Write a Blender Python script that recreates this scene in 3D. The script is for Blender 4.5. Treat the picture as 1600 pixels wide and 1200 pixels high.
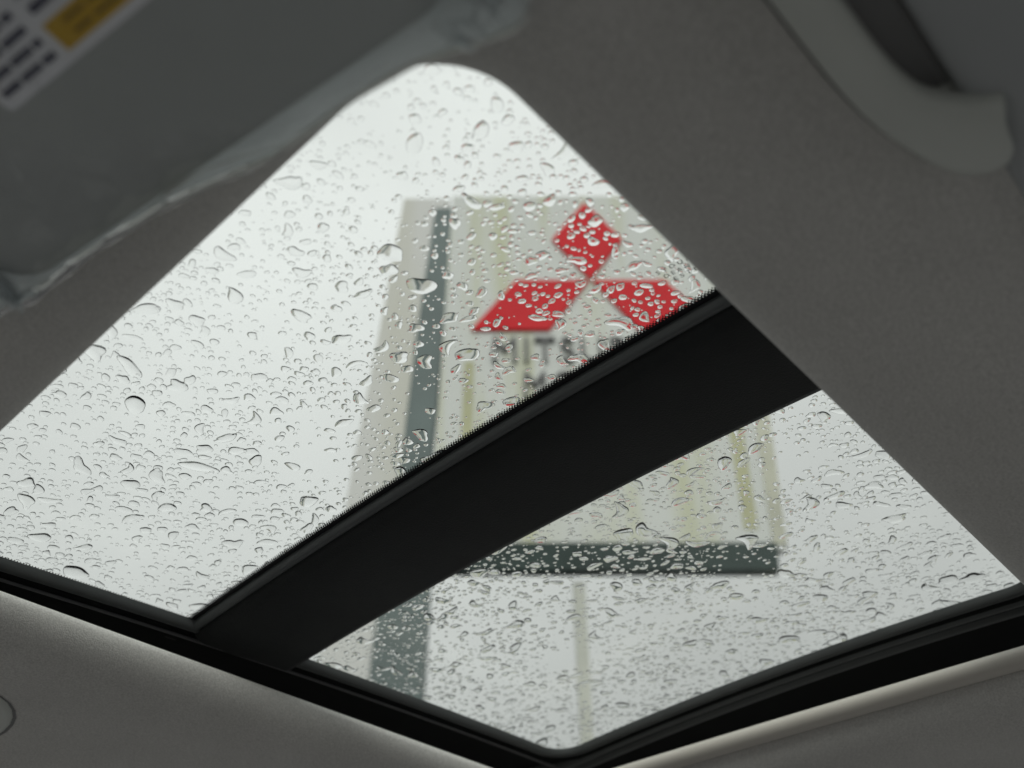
import bpy, bmesh, math, random
import numpy as np
from mathutils import Vector, Matrix

for o in list(bpy.data.objects):
    bpy.data.objects.remove(o)
scene = bpy.context.scene
COL = scene.collection
random.seed(7)
rng = np.random.default_rng(11)

# ------------------------------------------------------------------ camera
# metres; the camera is the origin (front passenger's eye), X = rear of car, Y = across the car, Z = up
F_PX, PITCH, AZ = 1440.0, math.atan2(1250, 1440), math.radians(42.87)
vh = np.array([math.cos(AZ), math.sin(AZ), 0.0])
fw = math.cos(PITCH) * vh + np.array([0, 0, math.sin(PITCH)])
rt = np.array([math.sin(AZ), -math.cos(AZ), 0.0])
cu = np.cross(rt, fw)
cam_data = bpy.data.cameras.new('camera')
cam = bpy.data.objects.new('camera', cam_data)
COL.objects.link(cam)
cam.matrix_world = Matrix(((rt[0], cu[0], -fw[0], 0), (rt[1], cu[1], -fw[1], 0), (rt[2], cu[2], -fw[2], 0), (0, 0, 0, 1)))
cam_data.sensor_width = 36.0
cam_data.lens = 36.0 * F_PX / 1600.0
cam_data.clip_start = 0.02
cam_data.clip_end = 2000
cam_data.dof.use_dof = True
cam_data.dof.focus_distance = 0.72
cam_data.dof.aperture_fstop = 5.0
scene.camera = cam

# ------------------------------------------------------------------ world: overcast sky
SUN_EL, SUN_AZ = math.radians(27), AZ + math.pi        # bright part of the cloud is behind the camera
world = bpy.data.worlds.new('World')
scene.world = world
world.use_nodes = True
wn, wl = world.node_tree.nodes, world.node_tree.links
wn.clear()
w_out = wn.new('ShaderNodeOutputWorld')
w_bg = wn.new('ShaderNodeBackground')
w_bg.inputs['Strength'].default_value = 0.1
w_sky = wn.new('ShaderNodeTexSky')
w_sky.sky_type = 'NISHITA'
w_sky.sun_disc = False
w_sky.sun_elevation = SUN_EL
w_sky.sun_rotation = math.pi / 2 - SUN_AZ
w_sky.dust_density = 4.0
w_bw = wn.new('ShaderNodeRGBToBW')
w_geo = wn.new('ShaderNodeTexCoord')
w_sep = wn.new('ShaderNodeSeparateXYZ')
w_cie = wn.new('ShaderNodeMapRange')                   # overcast sky: brightest overhead, a third at the horizon
w_cie.inputs['From Min'].default_value = -0.05
w_cie.inputs['From Max'].default_value = 1.0
w_cie.inputs['To Min'].default_value = 2.7
w_cie.inputs['To Max'].default_value = 10.2
w_noise = wn.new('ShaderNodeTexNoise')
w_noise.inputs['Scale'].default_value = 1.7
w_noise.inputs['Detail'].default_value = 5
w_nr = wn.new('ShaderNodeMapRange')
w_nr.inputs['From Min'].default_value = 0.3
w_nr.inputs['From Max'].default_value = 0.7
w_nr.inputs['To Min'].default_value = 0.86
w_nr.inputs['To Max'].default_value = 1.14
w_mul = wn.new('ShaderNodeMath'); w_mul.operation = 'MULTIPLY'
w_add = wn.new('ShaderNodeMath'); w_add.operation = 'MULTIPLY_ADD'
w_add.inputs[1].default_value = 0.12
w_tint = wn.new('ShaderNodeMix'); w_tint.data_type = 'RGBA'; w_tint.blend_type = 'MULTIPLY'
w_tint.inputs[0].default_value = 1.0
w_tint.inputs[7].default_value = (0.985, 1.0, 1.0, 1)
wl.new(w_geo.outputs['Generated'], w_sep.inputs[0])
wl.new(w_geo.outputs['Generated'], w_noise.inputs['Vector'])
wl.new(w_sep.outputs['Z'], w_cie.inputs['Value'])
wl.new(w_noise.outputs['Fac'], w_nr.inputs['Value'])
wl.new(w_cie.outputs[0], w_mul.inputs[0])
wl.new(w_nr.outputs[0], w_mul.inputs[1])
wl.new(w_sky.outputs[0], w_bw.inputs[0])
wl.new(w_bw.outputs[0], w_add.inputs[0])
wl.new(w_mul.outputs[0], w_add.inputs[2])
wl.new(w_add.outputs[0], w_tint.inputs[6])
wl.new(w_tint.outputs[2], w_bg.inputs['Color'])
wl.new(w_bg.outputs[0], w_out.inputs[0])

sun_d = bpy.data.lights.new('sun', 'SUN')
sun_d.energy = 1.5
sun_d.angle = math.radians(35)
sun_d.color = (1.0, 0.98, 0.95)
sun = bpy.data.objects.new('sun', sun_d)
COL.objects.link(sun)
sdir = Vector((math.cos(SUN_EL) * math.cos(SUN_AZ), math.cos(SUN_EL) * math.sin(SUN_AZ), math.sin(SUN_EL)))
sun.rotation_euler = sdir.to_track_quat('Z', 'Y').to_euler()

scene.view_settings.view_transform = 'Standard'
scene.view_settings.look = 'None'
scene.view_settings.exposure = 0.0
scene.view_settings.gamma = 1.0
scene.cycles.use_denoising = True
scene.cycles.max_bounces = 12
scene.cycles.transmission_bounces = 12
scene.cycles.transparent_max_bounces = 16
scene.cycles.caustics_refractive = True
scene.cycles.caustics_reflective = False

# ------------------------------------------------------------------ helpers
def tag(o, label=None, cat=None, group=None, kind=None):
    if label: o['label'] = label
    if cat: o['category'] = cat
    if group: o['group'] = group
    if kind: o['kind'] = kind
    return o

def empty(name, loc=(0, 0, 0)):
    e = bpy.data.objects.new(name, None)
    e.empty_display_size = 0.05
    e.location = loc
    COL.objects.link(e)
    return e

def mesh(name, verts, faces, mat, parent=None, smooth=True, sharp=None):
    me = bpy.data.meshes.new(name)
    me.from_pydata([tuple(map(float, v)) for v in verts], [], [tuple(f) for f in faces])
    me.update()
    if smooth:
        me.polygons.foreach_set('use_smooth', [True] * len(me.polygons))
        if sharp:
            me.set_sharp_from_angle(angle=math.radians(sharp))
    if mat: me.materials.append(mat)
    o = bpy.data.objects.new(name, me)
    COL.objects.link(o)
    if parent:
        o.parent = parent
        o.matrix_parent_inverse = Matrix.Translation(-Vector(parent.location))
    return o

def strip_faces(nrow, ncol, wrap=False):
    """quads of a grid of nrow x ncol vertices; wrap closes the columns"""
    f = []
    m = ncol if wrap else ncol - 1
    for i in range(nrow - 1):
        for j in range(m):
            k = (j + 1) % ncol
            f.append((i * ncol + j, i * ncol + k, (i + 1) * ncol + k, (i + 1) * ncol + j))
    return f

def material(name, color, rough=0.6, bump=0.0, bscale=400, var=0.0, vscale=3.0, spec=0.5, sheen=0.0, weave=False, speck=0.0):
    m = bpy.data.materials.new(name)
    m.use_nodes = True
    n, l = m.node_tree.nodes, m.node_tree.links
    b = n['Principled BSDF']
    b.inputs['Base Color'].default_value = (*color, 1)
    b.inputs['Roughness'].default_value = rough
    b.inputs['Specular IOR Level'].default_value = spec
    if sheen: b.inputs['Sheen Weight'].default_value = sheen
    tc = n.new('ShaderNodeTexCoord')
    if var:
        no = n.new('ShaderNodeTexNoise'); no.inputs['Scale'].default_value = vscale; no.inputs['Detail'].default_value = 6
        l.new(tc.outputs['Object'], no.inputs['Vector'])
        mr = n.new('ShaderNodeMapRange')
        mr.inputs['From Min'].default_value = 0.3; mr.inputs['From Max'].default_value = 0.7
        mr.inputs['To Min'].default_value = 1 - var; mr.inputs['To Max'].default_value = 1 + var
        l.new(no.outputs['Fac'], mr.inputs['Value'])
        mx = n.new('ShaderNodeMix'); mx.data_type = 'RGBA'; mx.blend_type = 'MULTIPLY'
        mx.inputs[0].default_value = 1
        mx.inputs[6].default_value = (*color, 1)
        l.new(mr.outputs[0], mx.inputs[7])
        l.new(mx.outputs[2], b.inputs['Base Color'])
        if speck:                                           # flecks of the woven thread
            n2 = n.new('ShaderNodeTexNoise'); n2.inputs['Scale'].default_value = 620; n2.inputs['Detail'].default_value = 2
            l.new(tc.outputs['Object'], n2.inputs['Vector'])
            m2 = n.new('ShaderNodeMapRange')
            m2.inputs['From Min'].default_value = 0.3; m2.inputs['From Max'].default_value = 0.7
            m2.inputs['To Min'].default_value = 1 - speck; m2.inputs['To Max'].default_value = 1 + speck
            l.new(n2.outputs['Fac'], m2.inputs['Value'])
            x2 = n.new('ShaderNodeMix'); x2.data_type = 'RGBA'; x2.blend_type = 'MULTIPLY'; x2.inputs[0].default_value = 1
            l.new(mx.outputs[2], x2.inputs[6]); l.new(m2.outputs[0], x2.inputs[7])
            l.new(x2.outputs[2], b.inputs['Base Color'])
    if bump:
        no = n.new('ShaderNodeTexNoise'); no.inputs['Scale'].default_value = bscale; no.inputs['Detail'].default_value = 3
        l.new(tc.outputs['Object'], no.inputs['Vector'])
        bp = n.new('ShaderNodeBump'); bp.inputs['Strength'].default_value = bump; bp.inputs['Distance'].default_value = 0.001
        h = no.outputs['Fac']
        if weave:
            sx = n.new('ShaderNodeTexWave'); sx.inputs['Scale'].default_value = 190; sx.bands_direction = 'X'
            sx.inputs['Distortion'].default_value = 1.5
            sy = n.new('ShaderNodeTexWave'); sy.inputs['Scale'].default_value = 190; sy.bands_direction = 'Y'
            sy.inputs['Distortion'].default_value = 1.5
            l.new(tc.outputs['Object'], sx.inputs['Vector']); l.new(tc.outputs['Object'], sy.inputs['Vector'])
            ml = n.new('ShaderNodeMath'); ml.operation = 'MULTIPLY'
            l.new(sx.outputs['Fac'], ml.inputs[0]); l.new(sy.outputs['Fac'], ml.inputs[1])
            ad = n.new('ShaderNodeMath'); ad.operation = 'ADD'
            l.new(ml.outputs[0], ad.inputs[0]); l.new(no.outputs['Fac'], ad.inputs[1])
            h = ad.outputs[0]
        l.new(h, bp.inputs['Height'])
        l.new(bp.outputs[0], b.inputs['Normal'])
    return m

M_LINER = material('headliner_fabric', (0.585, 0.575, 0.55), 0.95, bump=0.7, bscale=900, var=0.05, vscale=9, spec=0.2, sheen=0.15, speck=0.15)
M_VISOR = material('visor_vinyl', (0.44, 0.46, 0.45), 0.8, bump=0.3, bscale=500, var=0.05, vscale=12, spec=0.25)
M_HANDLE = material('handle_plastic', (0.54, 0.56, 0.525), 0.38, bump=0.15, bscale=900, var=0.03, vscale=20, spec=0.4)
M_BEIGE = material('trim_plastic', (0.55, 0.52, 0.47), 0.5, bump=0.1, bscale=800, spec=0.4)
M_TRIMGREY = material('cool_grey_trim', (0.38, 0.395, 0.40), 0.7, bump=0.4, bscale=600, var=0.05, vscale=10, spec=0.25)
M_GROOVE_SHADE = material('groove_and_shade_grey', (0.20, 0.20, 0.20), 0.7)  # cover plate groove, and the shade painted beside the grab handle
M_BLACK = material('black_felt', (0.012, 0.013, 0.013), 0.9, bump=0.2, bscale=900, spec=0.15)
M_RUBBER = material('black_rubber', (0.085, 0.092, 0.092), 0.42, bump=0.1, bscale=600, spec=0.5)
M_BAR = material('black_bar_cloth', (0.016, 0.018, 0.018), 0.55, bump=0.5, bscale=700, var=0.15, vscale=20, spec=0.25)
M_RAIL = material('guide_rail_metal', (0.16, 0.16, 0.165), 0.4, spec=0.5)
M_FRIT = material('black_ceramic_frit', (0.006, 0.006, 0.008), 0.5, spec=0.4)
M_BODY = material('roof_paint', (0.5, 0.5, 0.5), 0.3)
M_WET = material('wet_concrete', (0.225, 0.225, 0.22), 0.5, bump=0.6, bscale=60, var=0.25, vscale=0.7)

def glass_material(name, tint, refl=1.0):
    m = bpy.data.materials.new(name)
    m.use_nodes = True
    n, l = m.node_tree.nodes, m.node_tree.links
    n.clear()
    out = n.new('ShaderNodeOutputMaterial')
    tr = n.new('ShaderNodeBsdfTransparent'); tr.inputs['Color'].default_value = (*tint, 1)
    gl = n.new('ShaderNodeBsdfGlossy'); gl.inputs['Roughness'].default_value = 0.02
    fr = n.new('ShaderNodeFresnel'); fr.inputs['IOR'].default_value = 1.45
    mu = n.new('ShaderNodeMath'); mu.operation = 'MULTIPLY'; mu.inputs[1].default_value = refl
    mx = n.new('ShaderNodeMixShader')
    # the pane is a solid slab whose light goes straight through: the same reflectance at both faces
    ge = n.new('ShaderNodeNewGeometry'); io = n.new('ShaderNodeMapRange')
    io.inputs['To Min'].default_value = 1.45; io.inputs['To Max'].default_value = 1 / 1.45
    l.new(ge.outputs['Backfacing'], io.inputs['Value']); l.new(io.outputs[0], fr.inputs['IOR'])
    l.new(fr.outputs[0], mu.inputs[0]); l.new(mu.outputs[0], mx.inputs[0])
    l.new(tr.outputs[0], mx.inputs[1]); l.new(gl.outputs[0], mx.inputs[2])
    l.new(mx.outputs[0], out.inputs[0])
    return m
M_GLASS = glass_material('tinted_glass', (0.955, 0.975, 0.955), 0.5)

M_WATER = bpy.data.materials.new('rain_water')
M_WATER.use_nodes = True
_n, _l = M_WATER.node_tree.nodes, M_WATER.node_tree.links
_n.clear()
_o = _n.new('ShaderNodeOutputMaterial'); _g = _n.new('ShaderNodeBsdfGlass')
_g.inputs['IOR'].default_value = 1.333; _g.inputs['Roughness'].default_value = 0.0
_l.new(_g.outputs[0], _o.inputs[0])

# ------------------------------------------------------------------ the setting: wet ground under the car
g = mesh('ground', [(-600, -600, -1.25), (600, -600, -1.25), (600, 600, -1.25), (-600, 600, -1.25)], [(0, 1, 2, 3)], M_WET)
tag(g, kind='structure')

# ------------------------------------------------------------------ roof geometry
def zg(x, y):
    """underside of the cambered roof glass"""
    xx = np.minimum(x, 0.9)
    return 0.452 - 0.104 * (y - 0.30) ** 2 - 0.046 * (0.9 - xx) ** 2

def rounded_loop(x0, x1, y0, y1, radii, n_corner=14, n_side=22):
    """closed loop, corners (x0,y0),(x1,y0),(x1,y1),(x0,y1)"""
    pts = []
    C = [(x0, y0, 180), (x1, y0, 270), (x1, y1, 0), (x0, y1, 90)]
    arcs = []
    for (cx, cy, a0), r in zip(C, radii):
        ox = cx + r if cx == x0 else cx - r
        oy = cy + r if cy == y0 else cy - r
        arcs.append([(ox + r * math.cos(math.radians(a0 + 90 * k / n_corner)), oy + r * math.sin(math.radians(a0 + 90 * k / n_corner))) for k in range(n_corner + 1)])
    for i in range(4):
        pts += arcs[i]
        a, b = arcs[i][-1], arcs[(i + 1) % 4][0]
        pts += [(a[0] + (b[0] - a[0]) * k / n_side, a[1] + (b[1] - a[1]) * k / n_side) for k in range(1, n_side)]
    return np.array(pts)

KL = 0.90                                                # the lining hangs below the glass, as deep as the roof is
LX0, LX1, LY0, LY1 = 0.130, 1.03, 0.166, 0.857           # opening in the headliner
LR = [0.05, 0.05, 0.05, 0.05]
car = empty('car', (0.5, 0.45, 0.33))
tag(car, 'car ceiling lined in grey fabric around a two-pane rain-covered sunroof', 'car')

# headliner: lip profile (distance outward from the opening edge, height), then a gentle fall to the sides
LIP_Z, ROLL_A, ROLL_B = 0.4035, 0.09, 0.042
prof = [(0.012, 0.4125), (0.005, 0.4105), (0.0012, 0.407), (0.0, LIP_Z)]
prof += [(ROLL_A * (1 - math.cos(t)), LIP_Z - ROLL_B * math.sin(t)) for t in [math.radians(a) for a in range(3, 91, 3)]]
prof += [(0.12, 0.3605), (0.16, 0.3565), (0.21, 0.350), (0.27, 0.339), (0.34, 0.322), (0.42, 0.296), (0.50, 0.258), (0.54, 0.21)]
V, ring_n = [], None
for d, z in prof:
    dx0 = min(d, 0.30)
    lp = rounded_loop(LX0 - dx0, LX1 + d, LY0 - d, LY1 + d, [r + min(d, 0.2) for r in LR])
    ring_n = len(lp)
    for (x, y) in lp:
        V.append((x * KL, y * KL, z * KL))
mesh('headliner', V, strip_faces(len(prof), ring_n, True), M_LINER, car, sharp=60)

# doors of the car, below the window line: unseen, added to darken ceiling edges
M_DOOR = material('door_trim', (0.10, 0.10, 0.105), 0.6)
for yc, sg in ((-0.40, 1), (1.31, -1)):
    dp = [(0.0, -0.10), (0.02, -0.095), (0.035, -0.12), (0.04, -0.30), (0.09, -0.34), (0.09, -0.38), (0.045, -0.42), (0.05, -0.85), (-0.06, -0.95), (-0.10, -0.50), (-0.08, -0.20), (-0.03, -0.10)]
    V = [(x, yc + sg * a, z) for x in (-0.95, -0.4, 0.1, 0.6, 1.1, 1.7) for a, z in dp]
    mesh('unseen_door', V, strip_faces(6, len(dp), True), M_DOOR, car, sharp=40)

# black roof frame: a rubber bead round the glass and a ledge behind it
FX0, FX1, FY0, FY1 = 0.128, 0.945, 0.172, 0.790
fr_prof = [(0.0, -0.0005), (0.001, -0.004), (0.0035, -0.0075), (0.007, -0.0088), (0.011, -0.0078), (0.013, -0.004)]
ledge = [(0.0125, -0.003), (0.016, -0.007), (0.024, -0.0085), (0.028, -0.006), (0.034, -0.006), (0.05, -0.004), (0.075, 0.000), (0.13, 0.003), (0.26, 0.004)]
FRAD = [0.03, 0.03, 0.035, 0.03]
def frame_ring(name, prof, mat, parent, lift=0.0):
    V = []
    for d, dz in prof:
        lp = rounded_loop(FX0 - d, FX1 + d, FY0 - d, FY1 + d, [r + d for r in FRAD])
        base = rounded_loop(FX0, FX1, FY0, FY1, FRAD)
        for (x, y), (bx, by) in zip(lp, base):
            V.append((x, y, zg(bx, by) + dz + lift))
    return mesh(name, V, strip_faces(len(prof), len(lp), True), mat, parent)
frame = frame_ring('roof_frame', ledge, M_BLACK, car)
frame_ring('rubber_seal', fr_prof, M_RUBBER, frame)
# thin guide rails along both long sides
for yy in (FY1 + 0.0235, FY0 - 0.0235):
    V = []
    xs = np.linspace(0.11, 0.99, 40)
    for x in xs:
        z = float(zg(x, min(max(yy, FY0), FY1))) - 0.0085
        for a in range(6):
            V.append((x, yy + 0.0016 * math.cos(a * math.pi / 3), z - 0.0005 + 0.0016 * math.sin(a * math.pi / 3)))
    mesh('guide_rail', V, strip_faces(len(xs), 6, True), M_RAIL, frame)
# ribbed rear rails between the glass and the sunshade bar
for xr, w, dz in ((0.972, 0.010, -0.006), (0.996, 0.012, -0.004)):
    V = []
    ys = np.linspace(0.10, 0.88, 40)
    for y in ys:
        z = float(zg(0.945, min(max(y, FY0), FY1))) + dz
        for a in range(9):
            t = math.pi * a / 8
            V.append((xr - w * math.cos(t), y, z + 0.006 - 0.010 * math.sin(t)))
    mesh('rear_rib', V, strip_faces(len(ys), 9), M_RUBBER, frame)

# outer roof skin, above the headliner, around the glass
V = []
sk = [(0.004, 0.008), (0.02, 0.010), (0.2, 0.012), (0.42, -0.03), (0.56, -0.16)]
for d, dz in sk:
    lp = rounded_loop(0.10 - min(d, 0.33), 0.975 + d, 0.145 - d, 0.818 + d, [0.03 + min(d, .2)] * 4)
    base = rounded_loop(0.10, 0.975, 0.145, 0.818, [0.03] * 4)
    for (x, y), (bx, by) in zip(lp, base):
        V.append((x, y, zg(bx, by) + dz))
mesh('roof_skin', V, strip_faces(len(sk), len(lp), True), M_BODY, car)

# glass panes, 5 mm thick, following the camber
T_GLASS = 0.005
def pane(name, x0, x1, y0, y1, parent):
    nx, ny = 24, 36
    V = []
    for lay in (0, 1):
        for i in range(nx):
            for j in range(ny):
                x = x0 + (x1 - x0) * i / (nx - 1); y = y0 + (y1 - y0) * j / (ny - 1)
                V.append((x, y, zg(x, y) + lay * T_GLASS))
    F = strip_faces(nx, ny)
    off = nx * ny
    F = [tuple(reversed(f)) for f in F] + [tuple(i + off for i in f) for f in F]
    ring = [i * ny for i in range(nx)] + [(nx - 1) * ny + j for j in range(1, ny)] + [i * ny + ny - 1 for i in range(nx - 2, -1, -1)] + [j for j in range(ny - 2, 0, -1)]
    for k in range(len(ring)):
        a, b = ring[k], ring[(k + 1) % len(ring)]
        F.append((a, b, b + off, a + off))
    return mesh(name, V, F, M_GLASS, parent, sharp=40)
p_front = pane('front_glass', 0.102, 0.428, 0.147, 0.816, car)
p_rear = pane('rear_glass', 0.505, 0.973, 0.147, 0.816, car)
tag(p_front, 'front sunroof pane dotted with rain'); tag(p_rear, 'rear sunroof pane dotted with rain')

# cross bar between the panes
def along_y(name, prof, mat, parent, y0=0.13, y1=0.835, n=50, sharp=None):
    V = []
    ys = np.linspace(y0, y1, n)
    for y in ys:
        for (x, dz) in prof:
            V.append((x, y, zg(x, y) + dz))
    return mesh(name, V, strip_faces(n, len(prof)), mat, parent, sharp=sharp)
XC0, XC1 = 0.392, 0.523
bar = along_y('cross_bar', [(XC0 + 0.013, -0.0005), (XC0 + 0.0135, -0.006), (XC0 + 0.016, -0.0095), (XC0 + 0.020, -0.012), (XC0 + 0.027, -0.0142), (XC0 + 0.055, -0.015), (XC1 - 0.008, -0.014), (XC1 - 0.001, -0.0115), (XC1, -0.009), (XC1, 0.004)], M_BAR, car, 0.14, 0.802, sharp=60)
along_y('rubber_seal', [(XC0 + 0.005, -0.0006)] + [(XC0 + 0.0105 - 0.0055 * math.cos(math.radians(a)), -0.0015 - 0.0062 * math.sin(math.radians(a))) for a in range(0, 181, 15)], M_RUBBER, bar, 0.14, 0.795)
# black ceramic border of the front pane, with its fringe of dots
along_y('glass_border', [(XC0, -0.0004), (XC0 + 0.012, -0.0004)], M_FRIT, p_front)
V, Fc = [], []
pitch = 0.0026
k = 0
y = 0.15
while y < 0.80:
    for row, (dx, r) in enumerate(((-0.0004, 0.00112), (-0.0019, 0.00088), (-0.0034, 0.00058))):
        cy = y + (pitch / 2 if row % 2 else 0)
        cx = XC0 + dx
        b = len(V)
        for a in range(8):
            px, py = cx + 1.15 * r * math.cos(a * math.pi / 4), cy + r * math.sin(a * math.pi / 4)
            V.append((px, py, float(zg(px, py)) - 0.0004))
        Fc.append(tuple(range(b, b + 8)))
    y += pitch
x = 0.135
while x < XC0:                                           # the same fringe along the far edge
    cx, cy, r = x, FY1 - 0.0006, 0.0007
    b = len(V)
    for a in range(8):
        px, py = cx + r * math.cos(a * math.pi / 4), cy + 1.2 * r * math.sin(a * math.pi / 4)
        V.append((px, py, float(zg(px, py)) - 0.0004))
    Fc.append(tuple(range(b, b + 8)))
    x += pitch
tag(mesh('border_dots', V, Fc, M_FRIT, p_front), kind='stuff')

# small maker's marks printed on the front pane, illegible from here: three short rows of tiny strokes
def text_mesh(body, size, mat, name, parent, matrix, extrude=0.0, spacing=1.0, width=None):
    cu_ = bpy.data.curves.new(name, 'FONT')
    cu_.body = body; cu_.size = size; cu_.extrude = extrude; cu_.space_character = spacing
    cu_.align_x = 'CENTER'; cu_.align_y = 'CENTER'
    t = bpy.data.objects.new(name, cu_)
    COL.objects.link(t)
    dg = bpy.context.evaluated_depsgraph_get()
    me = bpy.data.meshes.new_from_object(t.evaluated_get(dg))
    bpy.data.objects.remove(t)
    if width:
        xs = [v.co.x for v in me.vertices]
        s = width / (max(xs) - min(xs))
        for v in me.vertices: v.co.x *= s
    me.transform(matrix)
    me.materials.clear(); me.materials.append(mat)
    o = bpy.data.objects.new(name, me)
    COL.objects.link(o)
    if parent:
        o.parent = parent
        o.matrix_parent_inverse = Matrix.Translation(-Vector(parent.location))
    return o
M_PRINT = material('grey_glass_print', (0.09, 0.10, 0.09), 0.7)
for k, (body, w_) in enumerate((('S Y D U A', 0.024), ('D E A N 2', 0.022), ('E S T 0', 0.017))):
    mx = Matrix.Translation((0.3545 + 0.0055 * k, 0.1905 - 0.001 * k, float(zg(0.36, 0.19)) - 0.0006)) @ Matrix.Rotation(math.radians(97), 4, 'Z') @ Matrix.Rotation(math.pi, 4, 'X') @ Matrix.Rotation(math.pi, 4, 'Z')
    text_mesh(body, 0.0048, M_PRINT, 'etched_mark', p_front, mx, width=w_)

# sunshade bar in front of the rear headliner edge
V = []
ys = np.linspace(0.12, 0.90, 40)
for y in ys:
    for a in range(16):
        t = 2 * math.pi * a / 16
        V.append((KL * (1.018 + 0.014 * math.cos(t)), y * KL, KL * (0.409 - 0.012 * (y - 0.3) ** 2 + 0.0105 * math.sin(t))))
mesh('sunshade_bar', V, strip_faces(len(ys), 16, True), M_BEIGE, car)

# round-ended cover plate on the far headliner
def liner_z(d):
    return float(np.interp(d, [p[0] for p in prof[3:]], [p[1] for p in prof[3:]]))
pl = []
PS = 0.945
for k in range(28):
    t = 2 * math.pi * k / 28
    ox = 0.07 if math.cos(t) > 0 else -0.07
    pl.append((PS * (0.222 + ox + 0.070 * math.cos(t)), PS * (1.095 + 0.078 * math.sin(t))))
V = []
cxp, cyp = 0.222 * PS, 1.095 * PS
for s, dz in ((1.0, 0.010), (1.0, -0.0005), (0.985, -0.0028), (0.95, -0.0036), (0.01, -0.0036)):
    for (x, y) in pl:
        X, Y = cxp + (x - cxp) * s, cyp + (y - cyp) * s
        V.append((X * KL, Y * KL, (liner_z(Y - LY1) + dz) * KL))
plate = mesh('cover_plate', V, strip_faces(5, len(pl), True), M_HANDLE, car, sharp=50)
V = []
for s, dz in ((1.026, -0.0004), (0.995, -0.0002)):
    for (x, y) in pl:
        X, Y = cxp + (x - cxp) * s, cyp + (y - cyp) * s
        V.append((X * KL, Y * KL, (liner_z(Y - LY1) + dz) * KL))
mesh('gap', V, strip_faces(2, len(pl), True), M_GROOVE_SHADE, plate)

# ------------------------------------------------------------------ grab handle
HS = 0.92 * KL                                                # the handle hangs a little below the lining
hand = empty('grab_handle', (0.207, 0.025, 0.32))
tag(hand, 'grey plastic grab handle curving into its rounded foot on the fabric ceiling', 'grab handle')
ctr = [(-0.12, 0.036, .0115), (0.0, 0.036, .0115), (0.10, 0.0365, .0115), (0.18, 0.0365, .0115), (0.235, 0.036, .0115), (0.270, 0.0345, .0118), (0.295, 0.0305, .0130), (0.313, 0.0235, .0160),
       (0.327, 0.0160, .0195), (0.3355, 0.0092, .0222), (0.3392, 0.0045, .0225), (0.3405, 0.0018, .0205), (0.341, 0.0002, .0160), (0.3412, -0.0008, .0085), (0.3412, -0.0012, .0005)]
def catmull(P, n):
    P = np.array(P, float); out = []
    for i in range(len(P) - 1):
        p0, p1, p2, p3 = P[max(i - 1, 0)], P[i], P[i + 1], P[min(i + 2, len(P) - 1)]
        for k in range(n):
            t = k / n
            out.append(0.5 * ((2 * p1) + (-p0 + p2) * t + (2 * p0 - 5 * p1 + 4 * p2 - p3) * t * t + (-p0 + 3 * p1 - 3 * p2 + p3) * t ** 3))
    out.append(P[-1])
    return np.array(out)
cc = catmull(ctr, 5)
V = []
NS = 28
for i, (x, y, w) in enumerate(cc):
    a, b = cc[max(i - 1, 0)], cc[min(i + 1, len(cc) - 1)]
    tx, ty = b[0] - a[0], b[1] - a[1]
    L = math.hypot(tx, ty) or 1
    nx, ny = -ty / L, tx / L
    foot = min(max((0.034 - y) / 0.03, 0), 1) if x > 0.25 else 0.0
    for k in range(NS):
        t = 2 * math.pi * k / NS
        c, s = math.cos(t), math.sin(t)
        u = math.copysign(abs(c) ** 0.8, c) * max(w, .0005)
        v = math.copysign(abs(s) ** 0.75, s) * (0.0095 + 0.003 * foot) * min(1, max(w, .0005) / 0.01)
        V.append((HS * (x + nx * u), HS * (y + ny * u), HS * (0.3745 + 0.004 * foot + v + 0.0012 * u / 0.0115 * (1 - foot))))
F = strip_faces(len(cc), NS, True)
grip = mesh('grip', V, F, M_HANDLE, hand)
V = []
for z_, s in ((0.392, 1.0), (0.3835, 1.0), (0.382, 0.96)):
    for k in range(24):
        t = 2 * math.pi * k / 24
        c, s_ = math.cos(t), math.sin(t)
        V.append((HS * (0.335 + s * 0.030 * math.copysign(abs(c) ** .5, c)), HS * (0.014 + s * 0.014 * math.copysign(abs(s_) ** .5, s_)), HS * z_))
F = strip_faces(3, 24, True) + [tuple(range(48, 72))]
mesh('mount_base', V, F, M_HANDLE, hand, sharp=40)

V = []  # black strip along the bar's inner edge, put in for its shade line
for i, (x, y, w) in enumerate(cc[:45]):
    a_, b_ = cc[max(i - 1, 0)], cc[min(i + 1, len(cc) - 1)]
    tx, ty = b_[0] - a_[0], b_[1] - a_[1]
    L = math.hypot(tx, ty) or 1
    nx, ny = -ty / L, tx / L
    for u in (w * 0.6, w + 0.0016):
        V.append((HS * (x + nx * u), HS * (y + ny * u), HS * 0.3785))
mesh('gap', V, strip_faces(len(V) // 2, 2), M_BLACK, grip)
# dark grey strip put in for the shade beyond the bar
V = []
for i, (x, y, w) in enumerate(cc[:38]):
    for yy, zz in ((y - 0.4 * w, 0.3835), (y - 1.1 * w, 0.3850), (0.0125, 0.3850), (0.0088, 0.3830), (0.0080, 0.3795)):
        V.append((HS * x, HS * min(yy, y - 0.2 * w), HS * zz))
mesh('shade_strip', V, strip_faces(len(V) // 5, 5), M_GROOVE_SHADE, hand)
# side trim of the roof, behind the handle: a channel lies between the two
V = []
tp = [(0.008, 0.392), (0.0075, 0.384), (0.0065, 0.3795), (0.0035, 0.3770), (-0.003, 0.3760), (-0.02, 0.3750), (-0.06, 0.371), (-0.14, 0.355), (-0.24, 0.325)]
xs = np.linspace(-0.10, 1.0, 50)
for x in xs:
    for (y, z) in tp:
        V.append((HS * x, HS * y, HS * z))
mesh('side_trim', V, strip_faces(len(xs), len(tp)), M_TRIMGREY, car)

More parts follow.
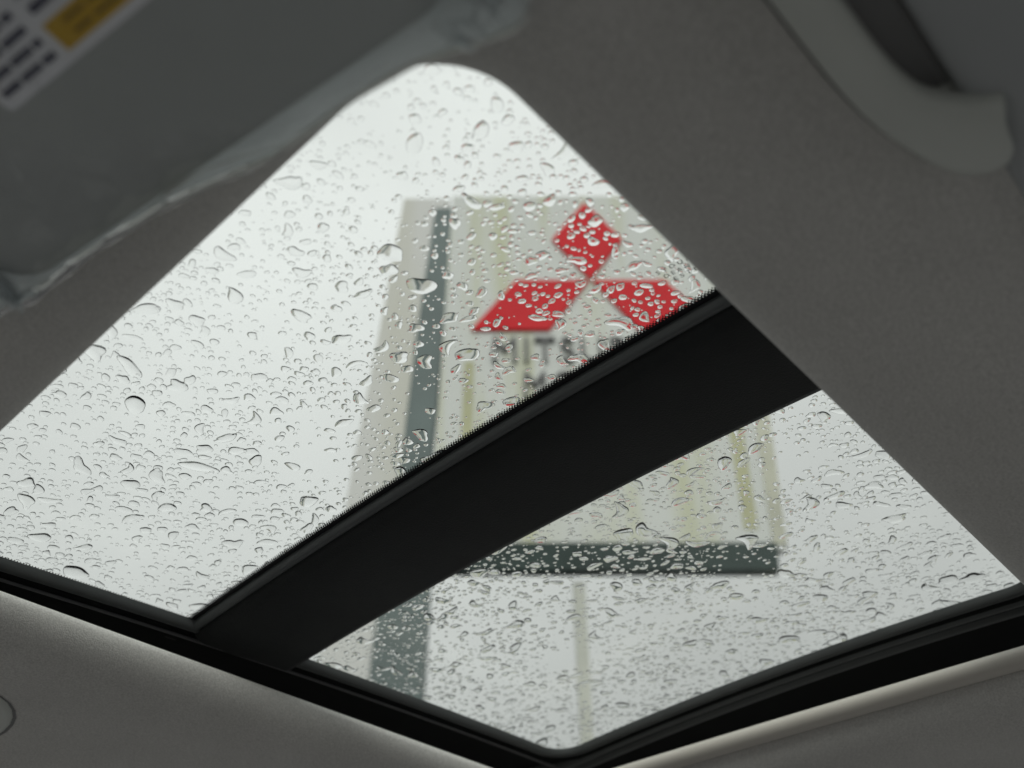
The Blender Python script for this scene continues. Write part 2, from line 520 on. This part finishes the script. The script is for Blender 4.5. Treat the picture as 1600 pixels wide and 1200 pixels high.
# ------------------------------------------------------------------ sun visor with label, wrapped in film
E1 = np.array([0.155, -0.988]); E2 = np.array([-0.988, -0.155]); VO = np.array([0.100, 0.255])
ZV = 0.364
VS = 0.93 * KL                                                # visor height relative to the lining
def vp(a, b, z):
    p = VO + E1 * a + E2 * b
    return (p[0] * VS, p[1] * VS, z * VS)
vis = empty('sun_visor', vp(-0.05, 0.08, 0.375))
tag(vis, 'grey sun visor with a white and yellow warning label, folded against the ceiling', 'sun visor')
A0, A1, B0, B1 = -0.182, 0.128, 0.0, 0.185
V = []
vprof = [(0.06, 0.0205), (0.012, 0.020), (0.004, 0.0165), (0.0005, 0.0105), (0.0, 0.008), (0.001, 0.005), (0.004, 0.0022), (0.010, 0.0006), (0.022, 0.0), (0.05, -0.0006), (0.088, -0.0008)]
for d, dz in vprof:
    lp = rounded_loop(A0 + d, A1 - d, B0 + d, B1 - d, [max(0.03 - d, 0.003)] * 4, 8, 10)
    for (a, b) in lp:
        V.append(vp(a, b, ZV + dz))
n_ = len(lp)
F = strip_faces(len(vprof), n_, True) + [tuple(range(n_ * (len(vprof) - 1), n_ * len(vprof)))] + [tuple(range(n_))]
mesh('visor_panel', V, F, M_VISOR, vis, sharp=50)
M_LABEL = material('label_paper', (0.84, 0.85, 0.88), 0.6, var=0.05, vscale=30)
M_YEL = material('label_yellow', (0.62, 0.38, 0.02), 0.6)
M_INK = material('label_ink', (0.07, 0.07, 0.11), 0.6)
def vrect(name, a0, a1, b0, b1, z, mat, parent, r=0.003):
    lp = rounded_loop(a0, a1, b0, b1, [r] * 4, 5, 2)
    n = len(lp)
    V = [vp(a, b, z) for a, b in lp] + [vp(a, b, z + 0.0004) for a, b in lp]
    F = [tuple(range(n))] + [(i, (i + 1) % n, n + (i + 1) % n, n + i) for i in range(n)]
    return mesh(name, V, F, mat, parent, smooth=False)
lab = vrect('warning_label', -0.079, 0.060, 0.071, 0.150, ZV - 0.0014, M_LABEL, vis)
vrect('yellow_band', -0.032, 0.052, 0.0755, 0.0885, ZV - 0.0018, M_YEL, lab, 0.0005)
def ink(a0, a1, b0, b1):
    vrect('printed_text', a0, a1, b0, b1, ZV - 0.0022, M_INK, lab, 0.0003)
rr = random.Random(5)
for row in range(10):
    b = 0.0765 + row * 0.0070
    a = -0.074
    while a < -0.042:
        w = rr.uniform(0.006, 0.015)
        ink(a, min(a + w, -0.038), b, b + 0.0030)
        a += w + 0.0022
for row in range(7):
    b = 0.0935 + row * 0.0078
    a = -0.030
    while a < 0.046:
        w = rr.uniform(0.006, 0.02)
        ink(a, min(a + w, 0.05), b, b + 0.0034)
        a += w + 0.003
for row in range(2):
    a = -0.022
    b = 0.0787 + row * 0.0055
    while a < 0.044:
        w = rr.uniform(0.008, 0.02)
        vrect('band_text', a, min(a + w, 0.048), b, b + 0.0016, ZV - 0.0022, material('band_ink', (0.22, 0.14, 0.01), 0.6) if 'band_ink' not in bpy.data.materials else bpy.data.materials['band_ink'], lab, 0.0003)
        a += w + 0.003

# the clear film
def film_material(name, opac, col, refl=0.13, rough=0.16):
    m = bpy.data.materials.new(name)
    m.use_nodes = True
    n, l = m.node_tree.nodes, m.node_tree.links
    n.clear()
    out = n.new('ShaderNodeOutputMaterial')
    tr = n.new('ShaderNodeBsdfTransparent')
    df = n.new('ShaderNodeBsdfDiffuse'); df.inputs['Color'].default_value = (*col, 1)
    tl = n.new('ShaderNodeBsdfTranslucent'); tl.inputs['Color'].default_value = (*col, 1)
    gl = n.new('ShaderNodeBsdfGlossy'); gl.inputs['Roughness'].default_value = rough
    fr = n.new('ShaderNodeFresnel'); fr.inputs['IOR'].default_value = 1.5
    m1 = n.new('ShaderNodeMixShader'); m1.inputs[0].default_value = 0.85
    m2 = n.new('ShaderNodeMixShader'); m2.inputs[0].default_value = opac
    m3 = n.new('ShaderNodeMixShader')
    l.new(df.outputs[0], m1.inputs[1]); l.new(tl.outputs[0], m1.inputs[2])
    l.new(tr.outputs[0], m2.inputs[1]); l.new(m1.outputs[0], m2.inputs[2])
    mu = n.new('ShaderNodeMath'); mu.operation = 'MULTIPLY'; mu.inputs[1].default_value = refl
    l.new(fr.outputs[0], mu.inputs[0]); l.new(mu.outputs[0], m3.inputs[0]); l.new(m2.outputs[0], m3.inputs[1]); l.new(gl.outputs[0], m3.inputs[2])
    tc = n.new('ShaderNodeTexCoord'); no = n.new('ShaderNodeTexNoise'); no.inputs['Scale'].default_value = 45; no.inputs['Distortion'].default_value = 1.2
    bp = n.new('ShaderNodeBump'); bp.inputs['Strength'].default_value = 0.5; bp.inputs['Distance'].default_value = 0.002
    l.new(tc.outputs['Object'], no.inputs['Vector']); l.new(no.outputs['Fac'], bp.inputs['Height'])
    for q in (gl, df, fr): l.new(bp.outputs[0], q.inputs['Normal'])
    l.new(m3.outputs[0], out.inputs[0])
    return m
M_FILM2 = film_material('doubled_film', 0.85, (0.88, 0.95, 0.98))
M_FILM = film_material('clear_film', 0.10, (0.75, 0.82, 0.86))
M_HEMLINE = film_material('whitened_hem_film', 1.0, (0.97, 0.98, 0.94), 0.5)
hem = np.array([(0.060, 0.500), (0.068, 0.478), (0.071, 0.452), (0.0785, 0.429), (0.081, 0.400), (0.0845, 0.368), (0.090, 0.336), (0.0975, 0.303), (0.106, 0.277), (0.1125, 0.255), (0.1155, 0.232), (0.1185, 0.207),
                (0.124, 0.179), (0.1325, 0.157), (0.1405, 0.139), (0.1435, 0.126), (0.138, 0.117)])
hc = catmull(np.column_stack([hem, np.zeros(len(hem))]), 6)[:, :2]
film = empty('plastic_film', (0.084, 0.213, 0.30))
tag(film, 'clear crinkled plastic film wrapped over the sun visor with a bright whitened seam', 'plastic film')
fprof = [(0.0, 0.0), (0.06, -0.0015), (0.15, -0.0035), (0.3, -0.0055), (0.45, -0.0062), (0.65, -0.006), (1.0, -0.006)]
nb = 26
V = []
frn = np.random.default_rng(3)
ph = frn.uniform(0, 6.28, 8)
def wr(x, y):
    return 0.0011 * (math.sin(90 * x + 60 * y + ph[0]) + math.sin(-150 * x + 110 * y + ph[1]) * .6 + math.sin(240 * x + 190 * y + ph[2]) * .4)
for (hx, hy) in hc:
    for j in range(nb):
        t = j / (nb - 1)
        run = 0.20 * t ** 1.4
        x, y = hx + E2[0] * run, hy + E2[1] * run
        drop = 0.0075 * (1 - math.exp(-run / 0.012))
        zz = ZV + 0.003 - drop + wr(x, y) * (0.5 + 1.0 * math.exp(-((hy - 0.45) / 0.05) ** 2) + 0.8 * math.exp(-((hy - 0.14) / 0.03) ** 2)) * min(1, run / 0.01)
        V.append((x * VS, y * VS, zz * VS))
mesh('lower_sheet', V, strip_faces(len(hc), nb), M_FILM, film)
V = []
for (hx, hy) in hc:
    for j in range(10):
        t = j / 9
        run = 0.05 * t
        x, y = hx + E2[0] * run, hy + E2[1] * run
        V.append((x * VS, y * VS, VS * (ZV + 0.003 + 0.0195 * (1 - math.exp(-run / 0.014)) + 0.5 * wr(y, x) * min(1, run / 0.01))))
mesh('upper_sheet', V, strip_faces(len(hc), 10), M_FILM2, film)
def hemline(i0, i1, off, r0, wob, zoff=0.0):
    V = []
    for i in range(i0, i1):
        hx, hy = hc[i]
        e = min((i - i0) / 6, (i1 - 1 - i) / 6, 1.0)
        r = r0 * (0.3 + 0.7 * e) * (1 + 0.22 * math.sin(i * 0.9 + wob) + 0.15 * math.sin(i * 2.3 + wob))
        o_ = off * math.sin(math.pi * (i - i0) / (i1 - 1 - i0))
        for q in range(5):                                 # a narrow standing ribbon, whitened to draw the fold's bright line
            t = q / 4
            run = o_ + r * (0.9 * t - 0.2 * math.sin(3 * t))
            V.append((VS * (hx + E2[0] * run), VS * (hy + E2[1] * run), VS * (ZV + 0.004 + zoff - r * 1.6 * t)))
    mesh('whitened_hem', V, strip_faces(len(V) // 5, 5), M_HEMLINE, film)
N_ = len(hc)
hemline(0, int(N_ * .25), 0.0005, 0.0062, 0.3)
hemline(int(N_ * .17), int(N_ * .56), -0.0004, 0.0072, 1.1)
hemline(int(N_ * .38), int(N_ * .60), 0.0066, 0.0046, 2.0, -0.0008)
hemline(int(N_ * .52), N_, 0.0, 0.0034, 0.2)

# the rounded fold itself
def fold(i0, i1, r0, wob):
    V = []
    for i in range(i0, i1):
        hx, hy = hc[i]
        e = min((i - i0) / 5, (i1 - 1 - i) / 5, 1.0)
        r = r0 * (0.35 + 0.65 * e) * (1 + 0.25 * math.sin(i * 0.8 + wob))
        for a in range(10):
            t = a * math.pi / 5
            V.append((VS * (hx + E2[0] * r * math.cos(t)), VS * (hy + E2[1] * r * math.cos(t)), VS * (ZV + 0.001 + 0.8 * r * math.sin(t))))
    mesh('folded_edge', V, strip_faces(len(V) // 10, 10, True), M_FOLD, film)
M_FOLD = film_material('folded_film', 0.85, (0.93, 0.95, 0.92), 1.0, 0.08)
fold(4, int(N_ * .58), 0.0019, 0.4)
fold(int(N_ * .55), N_ - 4, 0.0011, 1.9)
# creases gathered at the two corners of the film
def crease(cx, cy, ang, length, r, zo):
    V = []
    for i in range(9):
        t = i / 8
        e = math.sin(math.pi * t) ** 0.7
        x = cx + length * t * math.cos(ang) + 0.002 * math.sin(5 * t + cx * 900)
        y = cy + length * t * math.sin(ang) + 0.002 * math.sin(4 * t + cy * 700)
        for q in range(3):
            u = (q - 1) * r * e
            V.append((VS * (x - math.sin(ang) * u), VS * (y + math.cos(ang) * u), VS * (ZV - 0.003 + zo + (0.004 * e if q == 1 else 0))))
    mesh('crease', V, strip_faces(9, 3), M_CREASE, film)
M_CREASE = film_material('creased_film', 0.6, (0.88, 0.93, 0.95), 0.5)
cr = random.Random(12)
for k in range(11):
    crease(0.0745 + cr.uniform(-.004, .003), 0.432 + cr.uniform(-.008, .006), math.radians(cr.uniform(150, 330)), cr.uniform(0.014, 0.036), cr.uniform(0.0012, 0.003), -cr.uniform(0.001, 0.006))
for k in range(9):
    crease(0.138 + cr.uniform(-.006, .003), 0.135 + cr.uniform(-.012, .012), math.radians(cr.uniform(120, 240)), cr.uniform(0.010, 0.024), cr.uniform(0.0010, 0.0026), -cr.uniform(0.001, 0.006))

# ------------------------------------------------------------------ the pylon sign (9 m away), face square to the camera's heading
D = 9.0
sign = empty('pylon_sign', tuple(vh * D + np.array([0, 0, -1.25])))
tag(sign, 'tall roadside pylon sign with three red diamonds on a stained white face', 'sign')
def sp(u, z, dep=0.0):
    p = vh * (D + dep) + rt * u
    return (p[0], p[1], z)
def prism(name, outline, d0, d1, mat, parent, bev=0.0):
    n = len(outline)
    V = [sp(u, z, d0) for u, z in outline] + [sp(u, z, d1) for u, z in outline]
    F = [tuple(range(n)), tuple(range(2 * n - 1, n - 1, -1))] + [(i, n + i, n + (i + 1) % n, (i + 1) % n) for i in range(n)]
    return mesh(name, V, F, mat, parent, smooth=False)

def stained(name, base, stain, streak, amount):
    m = bpy.data.materials.new(name)
    m.use_nodes = True
    n, l = m.node_tree.nodes, m.node_tree.links
    b = n['Principled BSDF']; b.inputs['Roughness'].default_value = 0.5
    tc = n.new('ShaderNodeTexCoord'); mp = n.new('ShaderNodeMapping')
    mp.inputs['Scale'].default_value = (streak, streak, 0.16)
    no = n.new('ShaderNodeTexNoise'); no.inputs['Scale'].default_value = 1.0; no.inputs['Detail'].default_value = 4
    cr = n.new('ShaderNodeValToRGB')
    cr.color_ramp.elements[0].position = 0.5; cr.color_ramp.elements[0].color = (0, 0, 0, 1)
    cr.color_ramp.elements[1].position = 0.68; cr.color_ramp.elements[1].color = (amount, amount, amount, 1)
    mx = n.new('ShaderNodeMix'); mx.data_type = 'RGBA'
    mx.inputs[6].default_value = (*base, 1); mx.inputs[7].default_value = (*stain, 1)
    l.new(tc.outputs['Object'], mp.inputs[0]); l.new(mp.outputs[0], no.inputs['Vector'])
    l.new(no.outputs['Fac'], cr.inputs[0]); l.new(cr.outputs[0], mx.inputs[0]); l.new(mx.outputs[2], b.inputs['Base Color'])
    return m
M_FACE = stained('sign_face_white', (0.49, 0.505, 0.485), (0.38, 0.39, 0.22), 2.3, 0.75)
M_COLUMN = stained('sign_column_white', (0.50, 0.50, 0.485), (0.40, 0.39, 0.30), 1.5, 0.45)
M_OLIVE = material('algae_stain', (0.37, 0.37, 0.23), 0.7, var=0.2, vscale=0.8)
M_TRIM = material('stained_trim', (0.42, 0.42, 0.34), 0.6, var=0.25, vscale=0.9)
M_TEAL = material('teal_cladding', (0.085, 0.115, 0.112), 0.6, var=0.2, vscale=0.8)
M_BEAM = material('dark_beam', (0.030, 0.046, 0.042), 0.7, var=0.3, vscale=1.5, spec=0.2)
M_RED = material('red_acrylic', (0.52, 0.013, 0.02), 0.6, var=0.08, vscale=1.2, spec=0.15)
M_LETTER = material('grey_letter', (0.10, 0.10, 0.10), 0.6)
M_POST = material('galvanised_post', (0.42, 0.43, 0.38), 0.5, var=0.1, vscale=2)

GZ = -1.25
prism('column', [(-2.02, GZ), (-2.0, 4.2), (-1.93, 6.4), (-1.80, 9.2), (-1.70, 11.72), (-0.98, 11.72), (-1.05, 8.5), (-1.05, GZ)], 0.05, 0.60, M_COLUMN, sign)
prism('teal_strip', [(-1.50, GZ), (-1.45, 4.3), (-1.34, 6.6), (-1.30, 8.7), (-1.19, 11.45), (-0.90, 11.45), (-0.94, 8.7), (-0.98, 6.8), (-0.90, 4.9), (-0.88, GZ)], 0.02, 0.3, M_TEAL, sign)
face = prism('face_panel', [(-0.93, 5.36), (-0.93, 11.72), (3.20, 11.72), (3.20, 7.3), (3.05, 5.36)], 0.0, 0.12, M_FACE, sign)
prism('stain', [(-0.62, 5.5), (-0.63, 8.2), (-0.50, 8.2), (-0.48, 5.5)], -0.006, -0.002, M_OLIVE, face)
prism('stain', [(2.64, 5.62), (2.72, 8.0), (2.90, 8.0), (2.80, 5.62)], -0.006, -0.002, M_OLIVE, face)
prism('edge_trim', [(2.93, 5.42), (3.04, 7.3), (3.06, 11.74), (3.23, 11.74), (3.23, 7.3), (3.09, 5.42)], -0.012, 0.14, M_TRIM, sign)
prism('lower_beam', [(-0.93, 5.08), (-0.93, 5.42), (2.96, 5.42), (2.93, 5.08)], -0.05, 0.10, M_BEAM, sign)
prism('post', [(0.675, GZ), (0.675, 5.01), (0.805, 5.01), (0.785, GZ)], 0.1, 0.22, M_POST, sign)
s_, U0, Z0 = 1.02, 1.12, 9.745
def rhomb(pts):
    prism('red_diamond', [(U0 + u * s_, Z0 + z * s_) for u, z in pts], -0.05, 0.01, M_RED, sign)
rhomb([(0, 0.02), (0.51, 0.87), (0, 1.72), (-0.51, 0.87)])
rhomb([(-0.03, -0.01), (-1.04, -0.01), (-1.64, -0.97), (-0.60, -0.97)])
rhomb([(0.03, -0.01), (0.60, -0.97), (1.64, -0.97), (1.04, -0.01)])
mbase = Matrix(((rt[0], 0, -vh[0], 0), (rt[1], 0, -vh[1], 0), (0, 1, 0, 0), (0, 0, 0, 1)))
def sign_text(body, u, z, size, width):
    p = sp(u, z, -0.035)
    text_mesh(body, size, M_LETTER, 'lettering', sign, Matrix.Translation(p) @ mbase, extrude=0.03, spacing=1.15, width=width)
sign_text('MITSUBISHI', U0, 8.36, 0.64, 2.75)
sign_text('MOTORS', U0, 7.74, 0.64, 1.95)

# ------------------------------------------------------------------ raindrops on the glass
PANES = [('front', 0.108, 0.400, 0.150, 0.812), ('rear', 0.515, 0.968, 0.150, 0.812)]
def proj(x, y, z):
    d = x * fw[0] + y * fw[1] + z * fw[2]
    return 800 + F_PX * (x * rt[0] + y * rt[1] + z * rt[2]) / d, 600 - F_PX * (x * cu[0] + y * cu[1] + z * cu[2]) / d

class Hash:
    def __init__(s, c): s.c, s.d = c, {}
    def near(s, x, y, R):
        k = int(R / s.c) + 1; i, j = int(x / s.c), int(y / s.c)
        for a in range(i - k, i + k + 1):
            for b in range(j - k, j + k + 1):
                for q in s.d.get((a, b), ()): yield q
    def add(s, x, y, r): s.d.setdefault((int(x / s.c), int(y / s.c)), []).append((x, y, r))
hsh = Hash(0.006)
drops = []
kx = rng.uniform(-1, 1, (7, 2)) * np.array([60, 60]); kp = rng.uniform(0, 6.28, 7)
def patch(x, y):
    return float(np.mean(np.sin(kx[:, 0] * x + kx[:, 1] * y + kp)))
def place(pn, x, y, r, gap=0.96, spec=None):
    for (a, b, q) in hsh.near(x, y, r + 0.011):
        if (a - x) ** 2 + (b - y) ** 2 < (gap * (q + r)) ** 2: return False
    hsh.add(x, y, r)
    drops.append((pn, x, y, r, spec))
    return True
# (a few big ones, where the photograph has them, first)
BIG = [('front', 0.310, 0.221, 0.0095), ('front', 0.347, 0.190, 0.0085), ('front', 0.344, 0.224, 0.0075), ('front', 0.330, 0.3085, 0.0085), ('front', 0.375, 0.247, 0.0085)]
SIZES = [(0.0074, 0.0108, 70), (0.0054, 0.0074, 210), (0.0038, 0.0054, 480), (0.0026, 0.0038, 1150), (0.0017, 0.0026, 2500), (0.0007, 0.0017, 5200)]
# the wetter corner of the front pane
WET = [('front', 0.25, 0.40, 0.155, 0.34, (0.0028, 0.0050), 150), ('front', 0.22, 0.40, 0.155, 0.285, (0.0014, 0.0028), 700)]
areas = [(q[2] - q[1]) * (q[4] - q[3]) for q in PANES]
for r0, r1, n in SIZES:
    for pi_, P in enumerate(PANES):
        m = int(n * areas[pi_] / sum(areas) * (1.0 if pi_ == 0 else 0.85))
        got = tries = 0
        while got < m and tries < m * 6:
            tries += 1
            x = P[1] + (P[2] - P[1]) * rng.random(); y = P[3] + (P[4] - P[3]) * rng.random()
            r = (r0 + (r1 - r0) * rng.random() ** 1.5) * min(1.05, max(0.6, math.hypot(x, y, 0.43) / 0.75))
            if rng.random() > 0.68 + 0.9 * patch(x, y): continue
            if place(P[0], x, y, r): got += 1

for (pn, x0, x1, y0, y1, (r0, r1), n) in WET:
    for k in range(n):
        place(pn, x0 + (x1 - x0) * rng.random(), y0 + (y1 - y0) * rng.random(), r0 + (r1 - r0) * rng.random(), 0.92)

def drop_geo(x, y, r, seg, rings, R):
    """a low water drop: irregular outline, flat base on the glass, convex top with a steep rim"""
    big = min(1.0, r / 0.005)
    ecc = 1 + R.uniform(0, 0.55) * big
    ang = R.uniform(0, math.pi)
    am = [R.uniform(0, 0.20) * big, R.uniform(0, 0.16) * big, R.uniform(0, 0.10) * big, R.uniform(0, 0.05) * big]
    fp = [R.uniform(0, 6.28) for _ in range(4)]
    n = R.uniform(2.4, 3.8)
    h = r * R.uniform(0.12, 0.25) if r < 0.004 else r * R.uniform(0.10, 0.20)
    bend = R.uniform(-0.6, 0.6) * big if r > 0.003 else 0
    ca, sa = math.cos(ang), math.sin(ang)
    V = []
    zb = T_GLASS + 0.0001
    rad = [1 - (k / rings) ** 1.6 for k in range(rings)]
    out = []
    for j in range(seg):
        t = 2 * math.pi * j / seg
        q = 1 + am[0] * math.cos(2 * t + fp[0]) + am[1] * math.cos(3 * t + fp[1]) + am[2] * math.cos(4 * t + fp[2]) + am[3] * math.cos(5 * t + fp[3])
        out.append((q * ecc * math.cos(t) * r, q / ecc * math.sin(t) * r))
    def P(px, py, zz):
        py = py + bend * px * px / r * 0.6
        X, Y = x + ca * px - sa * py, y + sa * px + ca * py
        return (X, Y, float(zg(X, Y)) + zb + zz)
    for (px, py) in out:                                   # base rim
        V.append(P(px, py, 0.0))
    for s in rad[1:]:
        for (px, py) in out:
            V.append(P(px * s, py * s, h * (1 - s ** n)))
    V.append(P(0, 0, h))
    F = []
    for i in range(rings - 1):
        for j in range(seg):
            k = (j + 1) % seg
            F.append((i * seg + j, i * seg + k, (i + 1) * seg + k, (i + 1) * seg + j))
    top = len(V) - 1
    b = (rings - 1) * seg
    for j in range(seg): F.append((b + j, b + (j + 1) % seg, top))
    base = tuple(range(seg - 1, -1, -1))
    return V, F, base

def zg_scalar(x, y):
    xx = min(x, 0.9)
    return 0.452 - 0.104 * (y - 0.30) ** 2 - 0.046 * (0.9 - xx) ** 2
zg_np, zg = zg, zg_scalar
PR = random.Random(21)
def in_view(x, y):
    z = zg(x, y)
    if y < 0.166 * z / 0.4 or x < 0.13 * z / 0.4: return False
    if y > 0.79: return False
    if 0.39 < x < 0.535 or x > 0.94: return False
    px, py = proj(x, y, z)
    return 5 < px < 1595 and 5 < py < 1195
drops.sort(key=lambda d: -d[3])
hero = [d for d in drops if in_view(d[1], d[2])]
hero.sort(key=lambda d: -d[3] / math.hypot(d[1], d[2], .43))
hero = hero[:300]
heroset = set((d[1], d[2]) for d in hero)

REG = [  # what stands behind the drop: polygon in the plane of the sign (u, z)
    ('top red diamond', [(0.57, 10.63), (1.12, 11.5), (1.67, 10.63), (1.12, 9.75)]),
    ('slanting red diamond', [(1.12, 9.74), (0.1, 9.74), (-0.5, 8.75), (0.52, 8.75)]),
    ('red diamond by bar', [(1.12, 9.74), (2.14, 9.74), (2.75, 8.75), (1.72, 8.75)]),
    ('dark sign beam', [(-0.93, 5.08), (-0.93, 5.42), (2.96, 5.42), (2.92, 5.08)]),
    ('dark sign strip', [(-1.5, GZ), (-1.34, 6.6), (-1.19, 11.5), (-0.9, 11.5), (-0.98, 6.8), (-0.88, GZ)]),
    ('pale sign column', [(-2.0, GZ), (-1.93, 6.4), (-1.7, 11.72), (-1.19, 11.72), (-1.34, 6.6), (-1.5, GZ)]),
    ('grey lettering', [(-0.4, 7.4), (-0.4, 8.7), (2.6, 8.7), (2.6, 7.4)]),
    ('white sign face', [(-0.93, 5.4), (-0.93, 11.72), (3.2, 11.72), (3.2, 7.3), (3.05, 5.4)]),
    ('sky between sign legs', [(-0.9, GZ), (-0.9, 5.08), (0.68, 5.08), (0.68, GZ)]),
]
def inside(pt, poly):
    c = False
    j = len(poly) - 1
    for i in range(len(poly)):
        if (poly[i][1] > pt[1]) != (poly[j][1] > pt[1]) and pt[0] < (poly[j][0] - poly[i][0]) * (pt[1] - poly[i][1]) / (poly[j][1] - poly[i][1]) + poly[i][0]:
            c = not c
        j = i
    return c
def region(pn, x, y):
    z = zg(x, y)
    t = D / (x * vh[0] + y * vh[1])
    pt = (t * (x * rt[0] + y * rt[1]), t * z)
    for nm, poly in REG:
        if inside(pt, poly): return nm
    if pn == 'rear': return 'sky beyond sign'
    if pt[1] > 11.7: return 'sky above sign'
    return 'sky beside sign'
def nearby(pn, x, y):
    z = zg(x, y)
    X, Y = x * 0.4 / z, y * 0.4 / z
    d = {'handle edge': Y - 0.166, 'far rail': 0.79 - y}
    if pn == 'front': d.update({'cross bar': 0.392 - x, 'visor edge': X - 0.13})
    else: d.update({'cross bar': x - 0.53, 'rear rail': 0.945 - x})
    k = min(d, key=d.get)
    return f'near the {k}' if d[k] < 0.075 else ('in mid pane' if d[k] > 0.13 else f'off the {k}')
ORD = ['largest', 'second largest', 'third largest', 'fourth largest', 'fifth largest', 'sixth largest', 'seventh largest', 'eighth largest', 'ninth largest', 'tenth largest', 'eleventh largest', 'twelfth largest', 'thirteenth largest', 'fourteenth largest']
count = {}
for (pn, x, y, r, spec) in hero:
    V, F, base = drop_geo(x, y, r, 26, 7, PR)
    o3 = Vector((x, y, zg(x, y) + T_GLASS))
    me = bpy.data.meshes.new('raindrop')
    me.from_pydata([tuple(Vector(v) - o3) for v in V], [], F + [base])
    me.polygons.foreach_set('use_smooth', [True] * len(F) + [False])
    me.materials.append(M_WATER)
    o = bpy.data.objects.new('raindrop', me)
    o.location = o3
    COL.objects.link(o)
    B = np.array(V[:26])[:, :2]
    ev = np.sqrt(np.linalg.eigvalsh(np.cov(B.T)))
    ratio = ev[1] / max(ev[0], 1e-9)
    shape = 'round' if ratio < 1.35 else ('oval' if ratio < 2.0 else 'long')
    reg, nb_ = region(pn, x, y), nearby(pn, x, y)
    key = (pn, shape, nb_, reg)
    c = count.get(key, 0); count[key] = c + 1
    rank = ORD[c] if c < len(ORD) else 'small'
    tag(o, f'{rank} {shape} raindrop on {pn} pane {nb_}, over {reg}', 'raindrop', f'raindrops on the {pn} pane')

for pn in ('front', 'rear'):
    V, F, S = [], [], []
    for (p2, x, y, r, spec) in drops:
        if p2 != pn or (x, y) in heroset: continue
        seg, rings = (18, 5) if r > 0.0026 else ((12, 4) if r > 0.0015 else (9, 3))
        v, f, base = drop_geo(x, y, r, seg, rings, PR)
        b = len(V)
        V += v
        F += [tuple(i + b for i in q) for q in f] + [tuple(i + b for i in base)]
        S += [True] * len(f) + [False]
    me = bpy.data.meshes.new('rain_droplets')
    me.from_pydata(V, [], F)
    me.polygons.foreach_set('use_smooth', S)
    me.materials.append(M_WATER)
    o = bpy.data.objects.new('rain_droplets', me)
    COL.objects.link(o)
    tag(o, f'mass of fine raindrops scattered over the {pn} sunroof pane', 'raindrops', kind='stuff')
print('drops', len(drops), 'tris stuff', len(F))
